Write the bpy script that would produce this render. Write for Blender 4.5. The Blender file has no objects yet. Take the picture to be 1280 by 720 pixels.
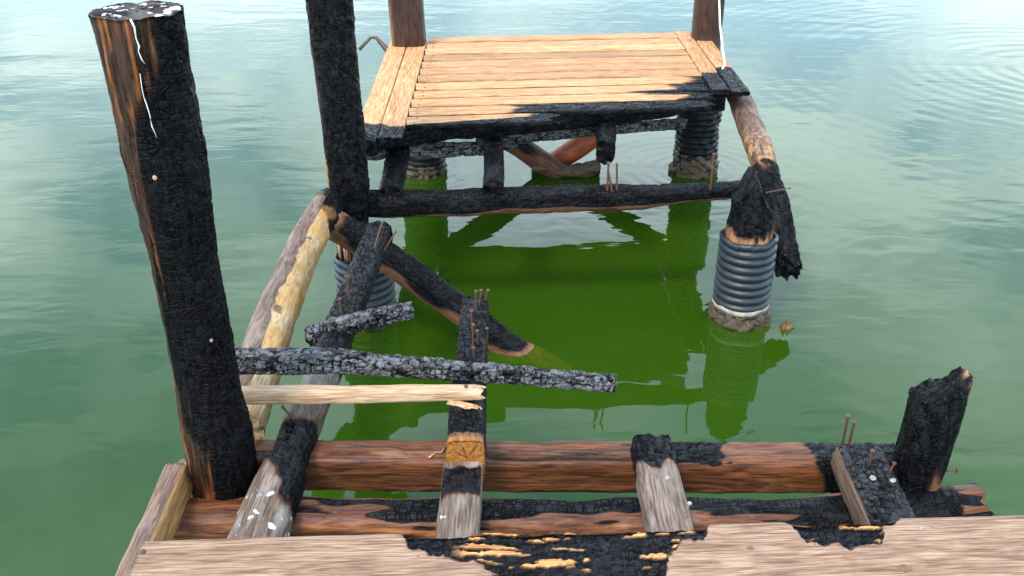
import bpy, math, random
from mathutils import Vector, Matrix, noise
R = math.radians
scene = bpy.context.scene
col = scene.collection

# ------------------------------------------------------------------ camera
CAM = Vector((0, 0, 2.49)); PITCH = R(28.07); FPX = 1200.0
cam_d = bpy.data.cameras.new('camera'); cam = bpy.data.objects.new('camera', cam_d)
col.objects.link(cam); cam.location = CAM
cam.rotation_euler = (R(90) - PITCH, 0, 0)
cam_d.sensor_width = 36; cam_d.lens = FPX / 1280 * 36
cam_d.clip_start = 0.05; cam_d.clip_end = 5000
scene.camera = cam

# ------------------------------------------------------------------ sky, sun, exposure
SUN_EL, SUN_AZ = R(58), R(215)         # azimuth measured from +Y clockwise (behind and left of the camera)
world = bpy.data.worlds.new('World'); scene.world = world; world.use_nodes = True
nt = world.node_tree; nt.nodes.clear()
def WN(t, **k):
    n = nt.nodes.new(t)
    for a, b in k.items(): setattr(n, a, b)
    return n
sky = WN('ShaderNodeTexSky', sky_type='NISHITA', sun_disc=False, sun_elevation=SUN_EL, sun_rotation=SUN_AZ)
sky.air_density = 1.2; sky.dust_density = 0.7; sky.ozone_density = 1.0
tc = WN('ShaderNodeTexCoord'); sep = WN('ShaderNodeSeparateXYZ'); nt.links.new(tc.outputs['Generated'], sep.inputs[0])
zz = WN('ShaderNodeMath', operation='ADD'); zz.inputs[1].default_value = 0.22
nt.links.new(sep.outputs[2], zz.inputs[0])
zm = WN('ShaderNodeMath', operation='MAXIMUM'); zm.inputs[1].default_value = 0.05
nt.links.new(zz.outputs[0], zm.inputs[0])
dx = WN('ShaderNodeMath', operation='DIVIDE'); dy = WN('ShaderNodeMath', operation='DIVIDE')
for d, o in ((dx, 0), (dy, 1)):
    nt.links.new(sep.outputs[o], d.inputs[0]); nt.links.new(zm.outputs[0], d.inputs[1])
comb = WN('ShaderNodeCombineXYZ'); nt.links.new(dx.outputs[0], comb.inputs[0]); nt.links.new(dy.outputs[0], comb.inputs[1])
comb.inputs[2].default_value = 8.4
cn = WN('ShaderNodeTexNoise'); cn.inputs['Scale'].default_value = 2.1; cn.inputs['Detail'].default_value = 7
cn.inputs['Roughness'].default_value = 0.55; cn.inputs['Distortion'].default_value = 0.3
nt.links.new(comb.outputs[0], cn.inputs['Vector'])
cr = WN('ShaderNodeValToRGB'); cr.color_ramp.elements[0].position = 0.36; cr.color_ramp.elements[1].position = 0.58
nt.links.new(cn.outputs['Fac'], cr.inputs[0])
skyscale = WN('ShaderNodeVectorMath', operation='SCALE'); skyscale.inputs['Scale'].default_value = 3.1
nt.links.new(sky.outputs[0], skyscale.inputs[0])
mixc = WN('ShaderNodeMix', data_type='RGBA')
over = WN('ShaderNodeMapRange', interpolation_type='SMOOTHSTEP'); nt.links.new(sep.outputs[2], over.inputs[0])
for i_, v_ in ((1, 0.32), (2, 0.75), (3, 1.0), (4, 0.35)): over.inputs[i_].default_value = v_
cf_ = WN('ShaderNodeMath', operation='MULTIPLY'); nt.links.new(cr.outputs[0], cf_.inputs[0]); nt.links.new(over.outputs[0], cf_.inputs[1])
nt.links.new(cf_.outputs[0], mixc.inputs['Factor'])
nt.links.new(skyscale.outputs[0], mixc.inputs[6]); mixc.inputs[7].default_value = (17.4, 20.8, 22.4, 1)
bg = WN('ShaderNodeBackground'); bg.inputs['Strength'].default_value = 0.12
nt.links.new(mixc.outputs[2], bg.inputs[0])
wo = WN('ShaderNodeOutputWorld'); nt.links.new(bg.outputs[0], wo.inputs[0])

sl = bpy.data.lights.new('sun', 'SUN'); sl.energy = 2.3; sl.angle = R(14); sl.color = (1, 0.88, 0.74)
sun = bpy.data.objects.new('sun', sl); col.objects.link(sun)
sd = Vector((math.sin(SUN_AZ) * math.cos(SUN_EL), math.cos(SUN_AZ) * math.cos(SUN_EL), math.sin(SUN_EL)))
sun.rotation_euler = sd.to_track_quat('Z', 'Y').to_euler(); sun.location = (0, 0, 20)

scene.view_settings.view_transform = 'Standard'; scene.view_settings.look = 'None'
scene.view_settings.gamma = 1; scene.view_settings.exposure = 0.56
scene.view_settings.use_curve_mapping = False
scene.render.engine = 'CYCLES'
scene.cycles.use_adaptive_sampling = True; scene.cycles.adaptive_threshold = 0.02
scene.cycles.max_bounces = 5; scene.cycles.transparent_max_bounces = 6

# ------------------------------------------------------------------ pixel (1280x720) -> world
FWD = Vector((0, math.cos(PITCH), -math.sin(PITCH))); UP = Vector((0, math.sin(PITCH), math.cos(PITCH)))
def P(px, py, z=None, y=None):
    d = FWD + Vector(((px - 640) / FPX, 0, 0)) + UP * ((360 - py) / FPX)
    t = (z - CAM.z) / d.z if z is not None else y / d.y
    return CAM + d * t

# ------------------------------------------------------------------ helpers
def SS(a, b, x):
    if a == b: return 1.0 if x >= b else 0.0
    t = max(0.0, min(1.0, (x - a) / (b - a))); return t * t * (3 - 2 * t)
def NZ(p, sx, sy=None, sz=None, s=0.0):
    sy = sx if sy is None else sy; sz = sx if sz is None else sz
    return noise.noise(Vector((p[0] * sx + s * 7.31, p[1] * sy + s * 3.17, p[2] * sz + s * 1.91)))
def lerp_keys(keys, u):
    if u <= keys[0][0]: return keys[0][1:]
    for k0, k1 in zip(keys, keys[1:]):
        if u <= k1[0]:
            t = (u - k0[0]) / max(1e-9, k1[0] - k0[0])
            return tuple(a + (b - a) * t for a, b in zip(k0[1:], k1[1:]))
    return keys[-1][1:]
WM = {}
def put(o, mw, parent=None):
    col.objects.link(o)
    if parent is not None:
        o.parent = parent; o.matrix_parent_inverse = WM[parent].inverted()
    o.matrix_basis = mw; WM[o] = mw.copy()
    return o
def tag(o, label=None, cat=None, group=None, kind=None):
    if label: o['label'] = label
    if cat: o['category'] = cat
    if group: o['group'] = group
    if kind: o['kind'] = kind
    return o
def empty(name, loc, label, cat, group=None):
    o = bpy.data.objects.new(name, None); o.empty_display_size = 0.1
    put(o, Matrix.Translation(Vector(loc))); return tag(o, label, cat, group)
def mesh_obj(name, verts, faces, mat, mw=None, parent=None, smooth=True, attrs=None):
    me = bpy.data.meshes.new(name); me.from_pydata(verts, [], faces)
    if attrs:
        for k, vals in attrs.items():
            a = me.attributes.new(k, 'FLOAT', 'POINT'); a.data.foreach_set('value', vals)
    if smooth: me.polygons.foreach_set('use_smooth', [True] * len(me.polygons))
    me.materials.append(mat); me.update()
    return put(bpy.data.objects.new(name, me), mw or Matrix.Identity(4), parent)

def frame_of(a, b, roll=0.0):
    X = (b - a).normalized()
    if abs(X.z) > 0.9:
        Y = (Vector((1, 0, 0)) - X * X.x).normalized()
    else:
        Y = Vector((0, 0, 1)).cross(X).normalized()
    Z = X.cross(Y).normalized()
    q = Matrix((X, Y, Z)).transposed() @ Matrix.Rotation(roll, 3, 'X')
    m = q.to_4x4(); m.translation = a
    return m
_prof = {}
def profile(n, k):
    key = (n, k)
    if key in _prof: return _prof[key]
    M = 2000; pts = []
    for i in range(M + 1):
        t = 2 * math.pi * i / M; c, s = math.cos(t), math.sin(t)
        pts.append((math.copysign(abs(c) ** (2 / n), c), math.copysign(abs(s) ** (2 / n), s)))
    L = [0]
    for p, q in zip(pts, pts[1:]): L.append(L[-1] + math.dist(p, q))
    out = []; j = 0
    for i in range(k):
        t = L[-1] * i / k
        while L[j + 1] < t: j += 1
        f = (t - L[j]) / max(1e-12, L[j + 1] - L[j])
        out.append((pts[j][0] + (pts[j + 1][0] - pts[j][0]) * f, pts[j][1] + (pts[j + 1][1] - pts[j][1]) * f))
    _prof[key] = out
    return out
def perim_profile(w, h, n, k):
    """superellipse sampled evenly for a w x h section, with outward normals"""
    key = (round(w / h, 2), n, k)
    if key not in _prof:
        M = 3000; pts = []
        for i in range(M + 1):
            t = 2 * math.pi * i / M; c, s = math.cos(t), math.sin(t)
            pts.append((math.copysign(abs(c) ** (2 / n), c) * w / h, math.copysign(abs(s) ** (2 / n), s)))
        L = [0]
        for p, q in zip(pts, pts[1:]): L.append(L[-1] + math.dist(p, q))
        out = []; j = 0
        for i in range(k):
            t = L[-1] * i / k
            while L[j + 1] < t: j += 1
            f = (t - L[j]) / max(1e-12, L[j + 1] - L[j])
            out.append((pts[j][0] + (pts[j + 1][0] - pts[j][0]) * f, pts[j][1] + (pts[j + 1][1] - pts[j][1]) * f))
        nr = []
        for i in range(k):
            a, b = out[i - 1], out[(i + 1) % k]
            tx, ty = b[0] - a[0], b[1] - a[1]; l = math.hypot(tx, ty) or 1
            nr.append((ty / l, -tx / l))
        _prof[key] = (out, nr)
    out, nr = _prof[key]
    return [(x * h / 2, y * h / 2) for x, y in out], nr

def timber(name, pts, w, h, mat, n=2.4, step=0.012, around=40, seed=0, parent=None, roll=0.0, scale=None,
           warp=0.006, fibre=0.0012, char=None, block=(0.03, 0.026), camp=0.007, loss=None, fresh=None, white=None,
           jag=(0.004, 0.004), jagf=35, ztop=None, flat=False, metric='DISTANCE'):
    """one timber swept along pts; local X runs along the grain"""
    pts = [Vector(p) for p in pts]; a, b = pts[0], pts[-1]
    mw = frame_of(a, b, roll); inv = mw.inverted(); q = mw.to_3x3()
    loc = [inv @ p for p in pts]; L = loc[-1].x
    ns = max(2, int(L / step)); prof, nor = perim_profile(w, h, n, around)
    path = [(p.x / L, p.y, p.z) for p in loc]
    V, F = [], []; A = {'char': [], 'fresh': [], 'white': [], 'ridge': [], 'blk': []}
    def vert(u, k, f, end):
        oy, oz = lerp_keys(path, u)
        sw, sh = lerp_keys(scale, u) if scale else (1, 1)
        py, pz = prof[k]; ny, nz = nor[k]
        x = u * L
        y, z = oy + py * sw * f, oz + pz * sh * f
        lp = Vector((x, y, z)); nl = Vector((0, ny, nz)) if end == 0 else Vector((end, 0, 0))
        wp = mw @ lp; wn = q @ nl
        c = max(0.0, min(1.0, char(wp, wn, u))) if char else 0.0
        d = warp * (NZ(lp, 5, 14, 14, seed) + 0.5 * NZ(lp, 16, 30, 30, seed + 5)) if f == 1 else 0.0
        d += fibre * NZ(lp, 14, 190, 190, seed + 2)
        rg, bk = 1.0, 0.5
        if c > 0.02:
            qv = Vector((lp.x / block[0] + seed * 5.3, lp.y / block[1], lp.z / block[1]))
            qv += 0.22 * noise.noise_vector(qv * 0.8)
            ds, ps = noise.voronoi(qv, distance_metric=metric)
            e = min(1.0, (ds[1] - ds[0]) / 0.17)
            bk = 0.5 + 0.9 * noise.noise(ps[0] * 9.7); rg = 1 - (1 - e) ** 2
            bh = rg + 0.40 * (bk - 0.5)
            d += c * 0.7 * camp * (bh - 1.0) - c * 0.35 * camp * abs(NZ(lp, 90, 90, 90, seed))
        if loss: d -= loss(wp, wn, u)
        lp = lp + nl * d
        e0 = max(0.0, 1 - x / 0.06); e1 = max(0.0, 1 - (L - x) / 0.06)
        if e0 > 0: lp.x += e0 * jag[0] * NZ((0, y, z), 0, jagf, jagf, seed + 11) * 2
        if e1 > 0: lp.x += e1 * jag[1] * NZ((0, y, z), 0, jagf, jagf, seed + 23) * 2
        if ztop:
            wq = mw @ lp; zl = ztop(wq)
            if wq.z > zl: wq.z = zl + 0.25 * min(0.02, wq.z - zl); lp = inv @ wq
        A['ridge'].append(rg); A['blk'].append(bk)
        V.append(lp[:])
        A['char'].append(c)
        A['fresh'].append(fresh(wp, wn, u) if fresh else 0.0)
        A['white'].append(white(wp, wn, u) if white else 0.0)
    for i in range(ns + 1):
        for k in range(around): vert(i / ns, k, 1, 0)
    for i in range(ns):
        for k in range(around):
            k2 = (k + 1) % around
            F.append((i * around + k, i * around + k2, (i + 1) * around + k2, (i + 1) * around + k))
    for u, base, sg in ((0.0, 0, -1), (1.0, ns * around, 1)):
        prev = base
        for f in (0.93, 0.75, 0.5, 0.25):
            st = len(V)
            for k in range(around): vert(u, k, f, sg)
            for k in range(around):
                k2 = (k + 1) % around
                F.append((prev + k, prev + k2, st + k2, st + k)[::-sg])
            prev = st
        F.append(tuple(range(prev, prev + around))[::-sg])
    F = [f[::-1] for f in F] if True else F
    return mesh_obj(name, V, F, mat, mw, parent, not flat, A)

# ------------------------------------------------------------------ materials
class NT:
    def __init__(s, name):
        s.m = bpy.data.materials.new(name); s.m.use_nodes = True; s.t = s.m.node_tree; s.t.nodes.clear()
        s.out = s.n('ShaderNodeOutputMaterial')
    def n(s, t, **k):
        nd = s.t.nodes.new(t)
        for a, b in k.items(): setattr(nd, a, b)
        return nd
    def l(s, a, b): s.t.links.new(a, b)
    def val(s, sock, v):
        if hasattr(v, 'is_output'): s.l(v, sock)
        else: sock.default_value = v
    def math(s, op, a, b=None, clamp=False):
        nd = s.n('ShaderNodeMath', operation=op, use_clamp=clamp); s.val(nd.inputs[0], a)
        if b is not None: s.val(nd.inputs[1], b)
        return nd.outputs[0]
    def mix(s, f, a, b, blend='MIX'):
        nd = s.n('ShaderNodeMix', data_type='RGBA', blend_type=blend); s.val(nd.inputs['Factor'], f)
        for sock, v in ((nd.inputs[6], a), (nd.inputs[7], b)):
            if isinstance(v, tuple): sock.default_value = (*v, 1) if len(v) == 3 else v
            else: s.l(v, sock)
        return nd.outputs[2]
    def noise(s, vec, scale, detail=4, rough=0.55, dist=0.0):
        nd = s.n('ShaderNodeTexNoise'); s.l(vec, nd.inputs['Vector']); nd.inputs['Scale'].default_value = scale
        nd.inputs['Detail'].default_value = detail; nd.inputs['Roughness'].default_value = rough; nd.inputs['Distortion'].default_value = dist
        return nd.outputs['Fac']
    def mapped(s, vec, sc, loc=(0, 0, 0)):
        nd = s.n('ShaderNodeMapping'); s.l(vec, nd.inputs[0]); nd.inputs['Scale'].default_value = sc; nd.inputs['Location'].default_value = loc
        return nd.outputs[0]
    def ramp(s, f, stops, interp='LINEAR'):
        nd = s.n('ShaderNodeValToRGB'); s.l(f, nd.inputs[0]); r = nd.color_ramp; r.interpolation = interp
        while len(r.elements) < len(stops): r.elements.new(0.5)
        for e, (p, c) in zip(r.elements, stops):
            e.position = p; e.color = (c, c, c, 1) if isinstance(c, (int, float)) else (*c, 1)
        return nd.outputs[0]
    def attr(s, name):
        return s.n('ShaderNodeAttribute', attribute_name=name).outputs['Fac']
    def bsdf(s, base, rough, normal=None, spec=0.5, **k):
        b = s.n('ShaderNodeBsdfPrincipled'); s.val(b.inputs['Base Color'], (*base, 1) if isinstance(base, tuple) else base)
        s.val(b.inputs['Roughness'], rough); s.val(b.inputs['Specular IOR Level'], spec)
        if normal: s.l(normal, b.inputs['Normal'])
        for kk, v in k.items(): s.val(b.inputs[kk], v)
        return b.outputs[0]
    def bump(s, h, dist=1.0, strength=1.0, normal=None):
        b = s.n('ShaderNodeBump'); s.l(h, b.inputs['Height']); b.inputs['Distance'].default_value = dist; b.inputs['Strength'].default_value = strength
        if normal: s.l(normal, b.inputs['Normal'])
        return b.outputs[0]
    def done(s, surf): s.l(surf, s.out.inputs['Surface']); return s.m

def wood(name, light, dark, freshc=(0.62, 0.36, 0.13), grey=None, greyamt=0.0, ash=0.04, cspec=0.10, rings=0, var=0.3, rough=0.65, grain=1.0,
         blotch=None, blotchamt=0.0, scorch=(0.09, 0.035, 0.015)):
    t = NT(name)
    oi = t.n('ShaderNodeObjectInfo'); tcn = t.n('ShaderNodeTexCoord')
    off = t.n('ShaderNodeVectorMath', operation='MULTIPLY_ADD'); comb = t.n('ShaderNodeCombineXYZ')
    t.l(oi.outputs['Random'], comb.inputs[0]); t.l(oi.outputs['Random'], comb.inputs[1]); t.l(oi.outputs['Random'], comb.inputs[2])
    t.l(comb.outputs[0], off.inputs[0]); off.inputs[1].default_value = (37, 53, 71); t.l(tcn.outputs['Object'], off.inputs[2])
    v = off.outputs[0]
    vg = t.mapped(v, (1.6, 28, 28)); vf = t.mapped(v, (9, 240, 240))
    warpn = t.noise(t.mapped(v, (2.2, 5, 5)), 1.6, 3)
    wv = t.n('ShaderNodeVectorMath', operation='MULTIPLY_ADD'); t.l(warpn, wv.inputs[0]); wv.inputs[1].default_value = (0, 3.0, 3.0); t.l(vg, wv.inputs[2])
    g1 = t.noise(wv.outputs[0], 1.6 * grain, 5, 0.6); g2 = t.noise(vf, 1.0, 3, 0.6)
    base = t.mix(t.ramp(g1, [(0.36, 0.0), (0.60, 1.0)]), dark, light)
    if rings:
        sp = t.n('ShaderNodeSeparateXYZ'); t.l(tcn.outputs['Object'], sp.inputs[0])
        py_ = t.math('ADD', sp.outputs[1], t.math('MULTIPLY', t.math('SUBTRACT', oi.outputs['Random'], 0.5), 0.16)); pz_ = t.math('ADD', sp.outputs[2], 0.055)
        rad_ = t.math('SQRT', t.math('ADD', t.math('MULTIPLY', py_, py_), t.math('MULTIPLY', pz_, pz_)))
        rn = t.noise(t.mapped(v, (1.3, 4, 4)), 1.0, 3, 0.55)
        rad_ = t.math('ADD', rad_, t.math('MULTIPLY', rn, 0.10))
        sw = t.math('SINE', t.math('MULTIPLY', rad_, 6.283 / rings))
        lw = t.math('MULTIPLY', t.ramp(sw, [(0.15, 0.0), (0.95, 1.0)]), t.math('MULTIPLY', g1, 0.85))
        base = t.mix(lw, base, t.mix(0.55, base, dark, 'MULTIPLY'))
    base = t.mix(t.math('MULTIPLY', t.ramp(g2, [(0.38, 1.0), (0.56, 0.0)]), 0.7), base, t.mix(1.0, base, dark, 'MULTIPLY'))
    # board to board shift
    hs = t.n('ShaderNodeHueSaturation'); t.l(base, hs.inputs['Color'])
    t.l(t.math('MULTIPLY_ADD', oi.outputs['Random'], var), hs.inputs['Value'])
    hs.inputs['Value'].links[0].from_node.inputs[2].default_value = 1.01 - var / 2
    base = hs.outputs[0]
    if grey:
        gm = t.ramp(t.noise(t.mapped(v, (3, 12, 12)), 1.3, 5, 0.65), [(0.62 - greyamt * 0.5, 0.0), (0.78 - greyamt * 0.4, 1.0)])
        base = t.mix(gm, base, grey)
    if blotch:
        bm = t.ramp(t.noise(t.mapped(v, (4, 9, 9)), 2.2, 6, 0.7), [(0.66 - blotchamt * 0.4, 0.0), (0.72 - blotchamt * 0.35, 1.0)])
        base = t.mix(bm, base, blotch)
    # small dark pits and cracks along the grain
    pit = t.n('ShaderNodeTexVoronoi'); t.l(t.mapped(v, (6, 22, 22)), pit.inputs['Vector']); pit.inputs['Scale'].default_value = 1.0
    pm = t.math('MULTIPLY', t.ramp(pit.outputs['Distance'], [(0.06, 1.0), (0.17, 0.0)]), t.ramp(warpn, [(0.45, 0.15), (0.6, 1.0)]))
    base = t.mix(t.math('MULTIPLY', pm, 0.8), base, (0.03, 0.018, 0.012))
    # fresh broken wood
    dn = t.n('ShaderNodeTexNoise'); t.l(v, dn.inputs['Vector']); dn.inputs['Scale'].default_value = 45; dn.inputs['Detail'].default_value = 2
    fr = t.attr('fresh'); frn = t.noise(t.mapped(v, (10, 110, 110)), 1.0, 4, 0.6)
    fcol = t.mix(t.ramp(frn, [(0.35, 0.0), (0.65, 1.0)]), (freshc[0] * 0.45, freshc[1] * 0.33, freshc[2] * 0.25), freshc)
    # char, its edge broken up by fine noise
    ca = t.attr('char'); cnz = t.noise(t.mapped(v, (7, 85, 85)), 1.0, 5, 0.7)
    cf = t.math('ADD', ca, t.math('MULTIPLY', t.math('SUBTRACT', cnz, 0.5), t.math('MULTIPLY', t.ramp(ca, [(0.0, 0.0), (0.12, 1.0), (0.85, 1.0), (1.0, 0.0)]), 0.9)))
    scm = t.ramp(cf, [(0.10, 0.0), (0.42, 1.0)]); cm = t.ramp(cf, [(0.36, 0.0), (0.60, 1.0)])
    an = t.noise(t.mapped(v, (9, 14, 14)), 1.5, 4, 0.7)
    wj = t.n('ShaderNodeVectorMath', operation='MULTIPLY_ADD'); t.l(dn.outputs['Color'], wj.inputs[0]); wj.inputs[1].default_value = (0.006, 0.006, 0.006); t.l(v, wj.inputs[2])
    def cracks(sc, wdt):
        vo = t.n('ShaderNodeTexVoronoi', feature='DISTANCE_TO_EDGE'); t.l(t.mapped(wj.outputs[0], sc), vo.inputs['Vector']); vo.inputs['Scale'].default_value = 1.0
        return t.ramp(vo.outputs['Distance'], [(0.0, 0.0), (wdt, 1.0)])
    crack = t.math('MULTIPLY', cracks((52, 20, 20), 0.10), cracks((15, 66, 66), 0.075))
    patch = t.ramp(t.noise(t.mapped(v, (5, 11, 11)), 1.3, 3, 0.6), [(0.36, 0.06), (0.60, 1.0)])
    crack = t.math('SUBTRACT', 1.0, t.math('MULTIPLY', patch, t.math('SUBTRACT', 1.0, crack)))
    rdg = t.attr('ridge'); blk = t.attr('blk')
    tone = t.math('ADD', t.math('MULTIPLY', blk, 0.36), t.math('ADD', t.math('MULTIPLY', an, 0.95), t.math('MULTIPLY', cnz, 0.65)))
    am = t.math('MULTIPLY', t.ramp(tone, [(0.80 if ash > 0.1 else 0.92, 0.0), (1.22, 1.0)]), t.math('MULTIPLY', t.ramp(rdg, [(0.25, 0.0), (0.85, 1.0)]), ash))
    ccol = t.mix(t.math('MULTIPLY', am, crack), t.mix(t.math('MULTIPLY', crack, rdg), (0.0006, 0.0006, 0.0008), (0.0042, 0.0042, 0.0056)), (0.20, 0.20, 0.205))
    colr = t.mix(fr, t.mix(scm, base, scorch), fcol)
    cmf = t.math('MULTIPLY', cm, t.math('SUBTRACT', 1.0, fr))
    colr = t.mix(cmf, colr, ccol)
    # bird droppings
    wa = t.attr('white'); wvo = t.n('ShaderNodeTexVoronoi'); wvo.inputs['Scale'].default_value = 46
    wd = t.n('ShaderNodeVectorMath', operation='MULTIPLY_ADD'); t.l(dn.outputs['Color'], wd.inputs[0]); wd.inputs[1].default_value = (0.03, 0.03, 0.03); t.l(v, wd.inputs[2])
    t.l(wd.outputs[0], wvo.inputs['Vector']); sx = t.n('ShaderNodeSeparateXYZ'); t.l(wvo.outputs['Color'], sx.inputs[0])
    rad = t.math('MULTIPLY', t.math('POWER', sx.outputs[0], 2.5), t.math('MULTIPLY', wa, 0.75))
    wmk = t.ramp(t.math('SUBTRACT', rad, wvo.outputs['Distance']), [(0.0, 0.0), (0.16, 1.0)])
    colr = t.mix(t.math('MULTIPLY', wmk, 0.85), colr, (0.70, 0.70, 0.68))
    rr = t.math('ADD', t.math('MULTIPLY', cmf, 0.37 - rough), rough)
    rr = t.math('ADD', rr, t.math('MULTIPLY', t.math('SUBTRACT', an, 0.5), 0.5))
    rr = t.math('ADD', rr, t.math('MULTIPLY', cmf, t.math('MULTIPLY', t.math('SUBTRACT', 1.0, crack), 0.5)), True)
    hh = t.math('ADD', t.math('MULTIPLY', g2, 0.0009), t.math('MULTIPLY', g1, 0.0012))
    hc = t.math('ADD', t.math('MULTIPLY', crack, 0.0042), t.math('ADD', t.math('MULTIPLY', cnz, 0.0022), t.math('ADD', t.math('MULTIPLY', g2, 0.0012), t.math('MULTIPLY', g1, 0.0040))))
    hmix = t.math('ADD', t.math('MULTIPLY', hh, t.math('SUBTRACT', 1.0, cmf)), t.math('MULTIPLY', hc, cmf))
    return t.done(t.bsdf(colr, rr, t.bump(hmix), t.math('ADD', 0.3, t.math('MULTIPLY', cmf, -0.3 + cspec))))

M_DECK = wood('deck_pine', (0.54, 0.315, 0.145), (0.39, 0.195, 0.072), grain=0.8, var=0.5, rings=0.010, blotch=(0.27, 0.155, 0.075), blotchamt=0.06)
M_PLANK = wood('weathered_plank', (0.340, 0.222, 0.145), (0.230, 0.134, 0.078), freshc=(0.64, 0.345, 0.125), blotch=(0.20, 0.145, 0.11), blotchamt=0.1, rings=0.0075)
M_BEAM = wood('stained_beam', (0.21, 0.073, 0.026), (0.062, 0.020, 0.009), freshc=(0.42, 0.16, 0.05), grey=(0.30, 0.16, 0.085), greyamt=0.05, rough=0.5)
M_JOIST2 = wood('cracked_joist', (0.15, 0.095, 0.06), (0.08, 0.045, 0.03), ash=0.13, cspec=0.16)  # raised ash grey on charred block tops is painted-in sky sheen
M_JOIST = wood('grey_joist', (0.21, 0.155, 0.115), (0.115, 0.075, 0.052), freshc=(0.42, 0.20, 0.06), grey=(0.26, 0.22, 0.19), greyamt=0.2, rings=0.009)
M_CHAR = wood('charred_timber', (0.16, 0.07, 0.035), (0.06, 0.025, 0.014), freshc=(0.42, 0.22, 0.10), ash=0.035, rough=0.6)
M_CHARJ = wood('charred_joist', (0.16, 0.07, 0.035), (0.06, 0.025, 0.014), freshc=(0.40, 0.165, 0.028), ash=0.05, rough=0.6)
M_ASH = wood('ashen_char', (0.14, 0.07, 0.04), (0.06, 0.03, 0.02), ash=0.65, cspec=0.16, rough=0.6)
M_POST = wood('tarred_post', (0.065, 0.024, 0.010), (0.012, 0.006, 0.004), freshc=(0.36, 0.125, 0.026), scorch=(0.040, 0.017, 0.008), ash=0.006, rough=0.5)
M_PALE = wood('peeled_log', (0.50, 0.36, 0.19), (0.38, 0.23, 0.10), freshc=(0.50, 0.27, 0.04), grain=0.6)
M_STICK = wood('split_stick', (0.54, 0.38, 0.24), (0.42, 0.27, 0.155), freshc=(0.55, 0.27, 0.06), grain=0.7)
M_BARK = wood('brown_bark', (0.20, 0.122, 0.082), (0.095, 0.054, 0.036), grey=(0.235, 0.18, 0.14), greyamt=0.2)
M_BROWN = wood('dark_brown_post', (0.060, 0.023, 0.012), (0.022, 0.009, 0.006), freshc=(0.30, 0.14, 0.06), blotch=(0.24, 0.17, 0.13), blotchamt=-0.02, rough=0.45)
M_RED = wood('red_brown_log', (0.34, 0.09, 0.035), (0.20, 0.05, 0.022), blotch=(0.12, 0.05, 0.03), blotchamt=0.05, rough=0.4)
M_MOSS = wood('waterlogged_wood', (0.20, 0.10, 0.03), (0.10, 0.05, 0.02), rough=0.5)

def simple(name, c, rough, bumpscale=None, bumph=0.0, c2=None, spec=0.5, metal=0.0):
    t = NT(name); tcn = t.n('ShaderNodeTexCoord'); v = tcn.outputs['Object']
    colr = c
    nz = t.noise(v, bumpscale or 20, 6, 0.65)
    if c2: colr = t.mix(t.ramp(nz, [(0.38, 0.0), (0.62, 1.0)]), c, c2)
    return t.done(t.bsdf(colr, rough, t.bump(t.math('MULTIPLY', nz, bumph)) if bumph else None, spec, Metallic=metal))
M_NAIL = simple('rusty_nail', (0.075, 0.027, 0.012), 0.6, 300, 0.0008, (0.14, 0.064, 0.034), metal=0.3)
M_STEEL = simple('bright_screw', (0.45, 0.44, 0.43), 0.4, 200, 0.0002, (0.3, 0.25, 0.2), metal=0.7)
M_SLEEVE = simple('pipe_plastic', (0.007, 0.011, 0.017), 0.46, 9, 0.001, (0.015, 0.022, 0.030), spec=0.5)
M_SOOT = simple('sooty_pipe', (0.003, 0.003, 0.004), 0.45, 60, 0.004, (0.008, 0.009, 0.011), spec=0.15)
M_CRUST = simple('shell_crust', (0.020, 0.012, 0.004), 0.6, 70, 0.008, (0.085, 0.056, 0.022))
M_LIME = simple('lime_ring', (0.42, 0.36, 0.27), 0.8, 40, 0.003, (0.25, 0.2, 0.13))
M_ROPE = simple('white_rope', (0.72, 0.72, 0.70), 0.7, 120, 0.001)
M_WIRE = simple('dark_strap', (0.03, 0.022, 0.018), 0.5, 60, 0.001, (0.10, 0.06, 0.04))
M_MUD = simple('lake_mud', (0.02, 0.035, 0.008), 0.9, 1.2, 0.02, (0.03, 0.045, 0.012))

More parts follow.
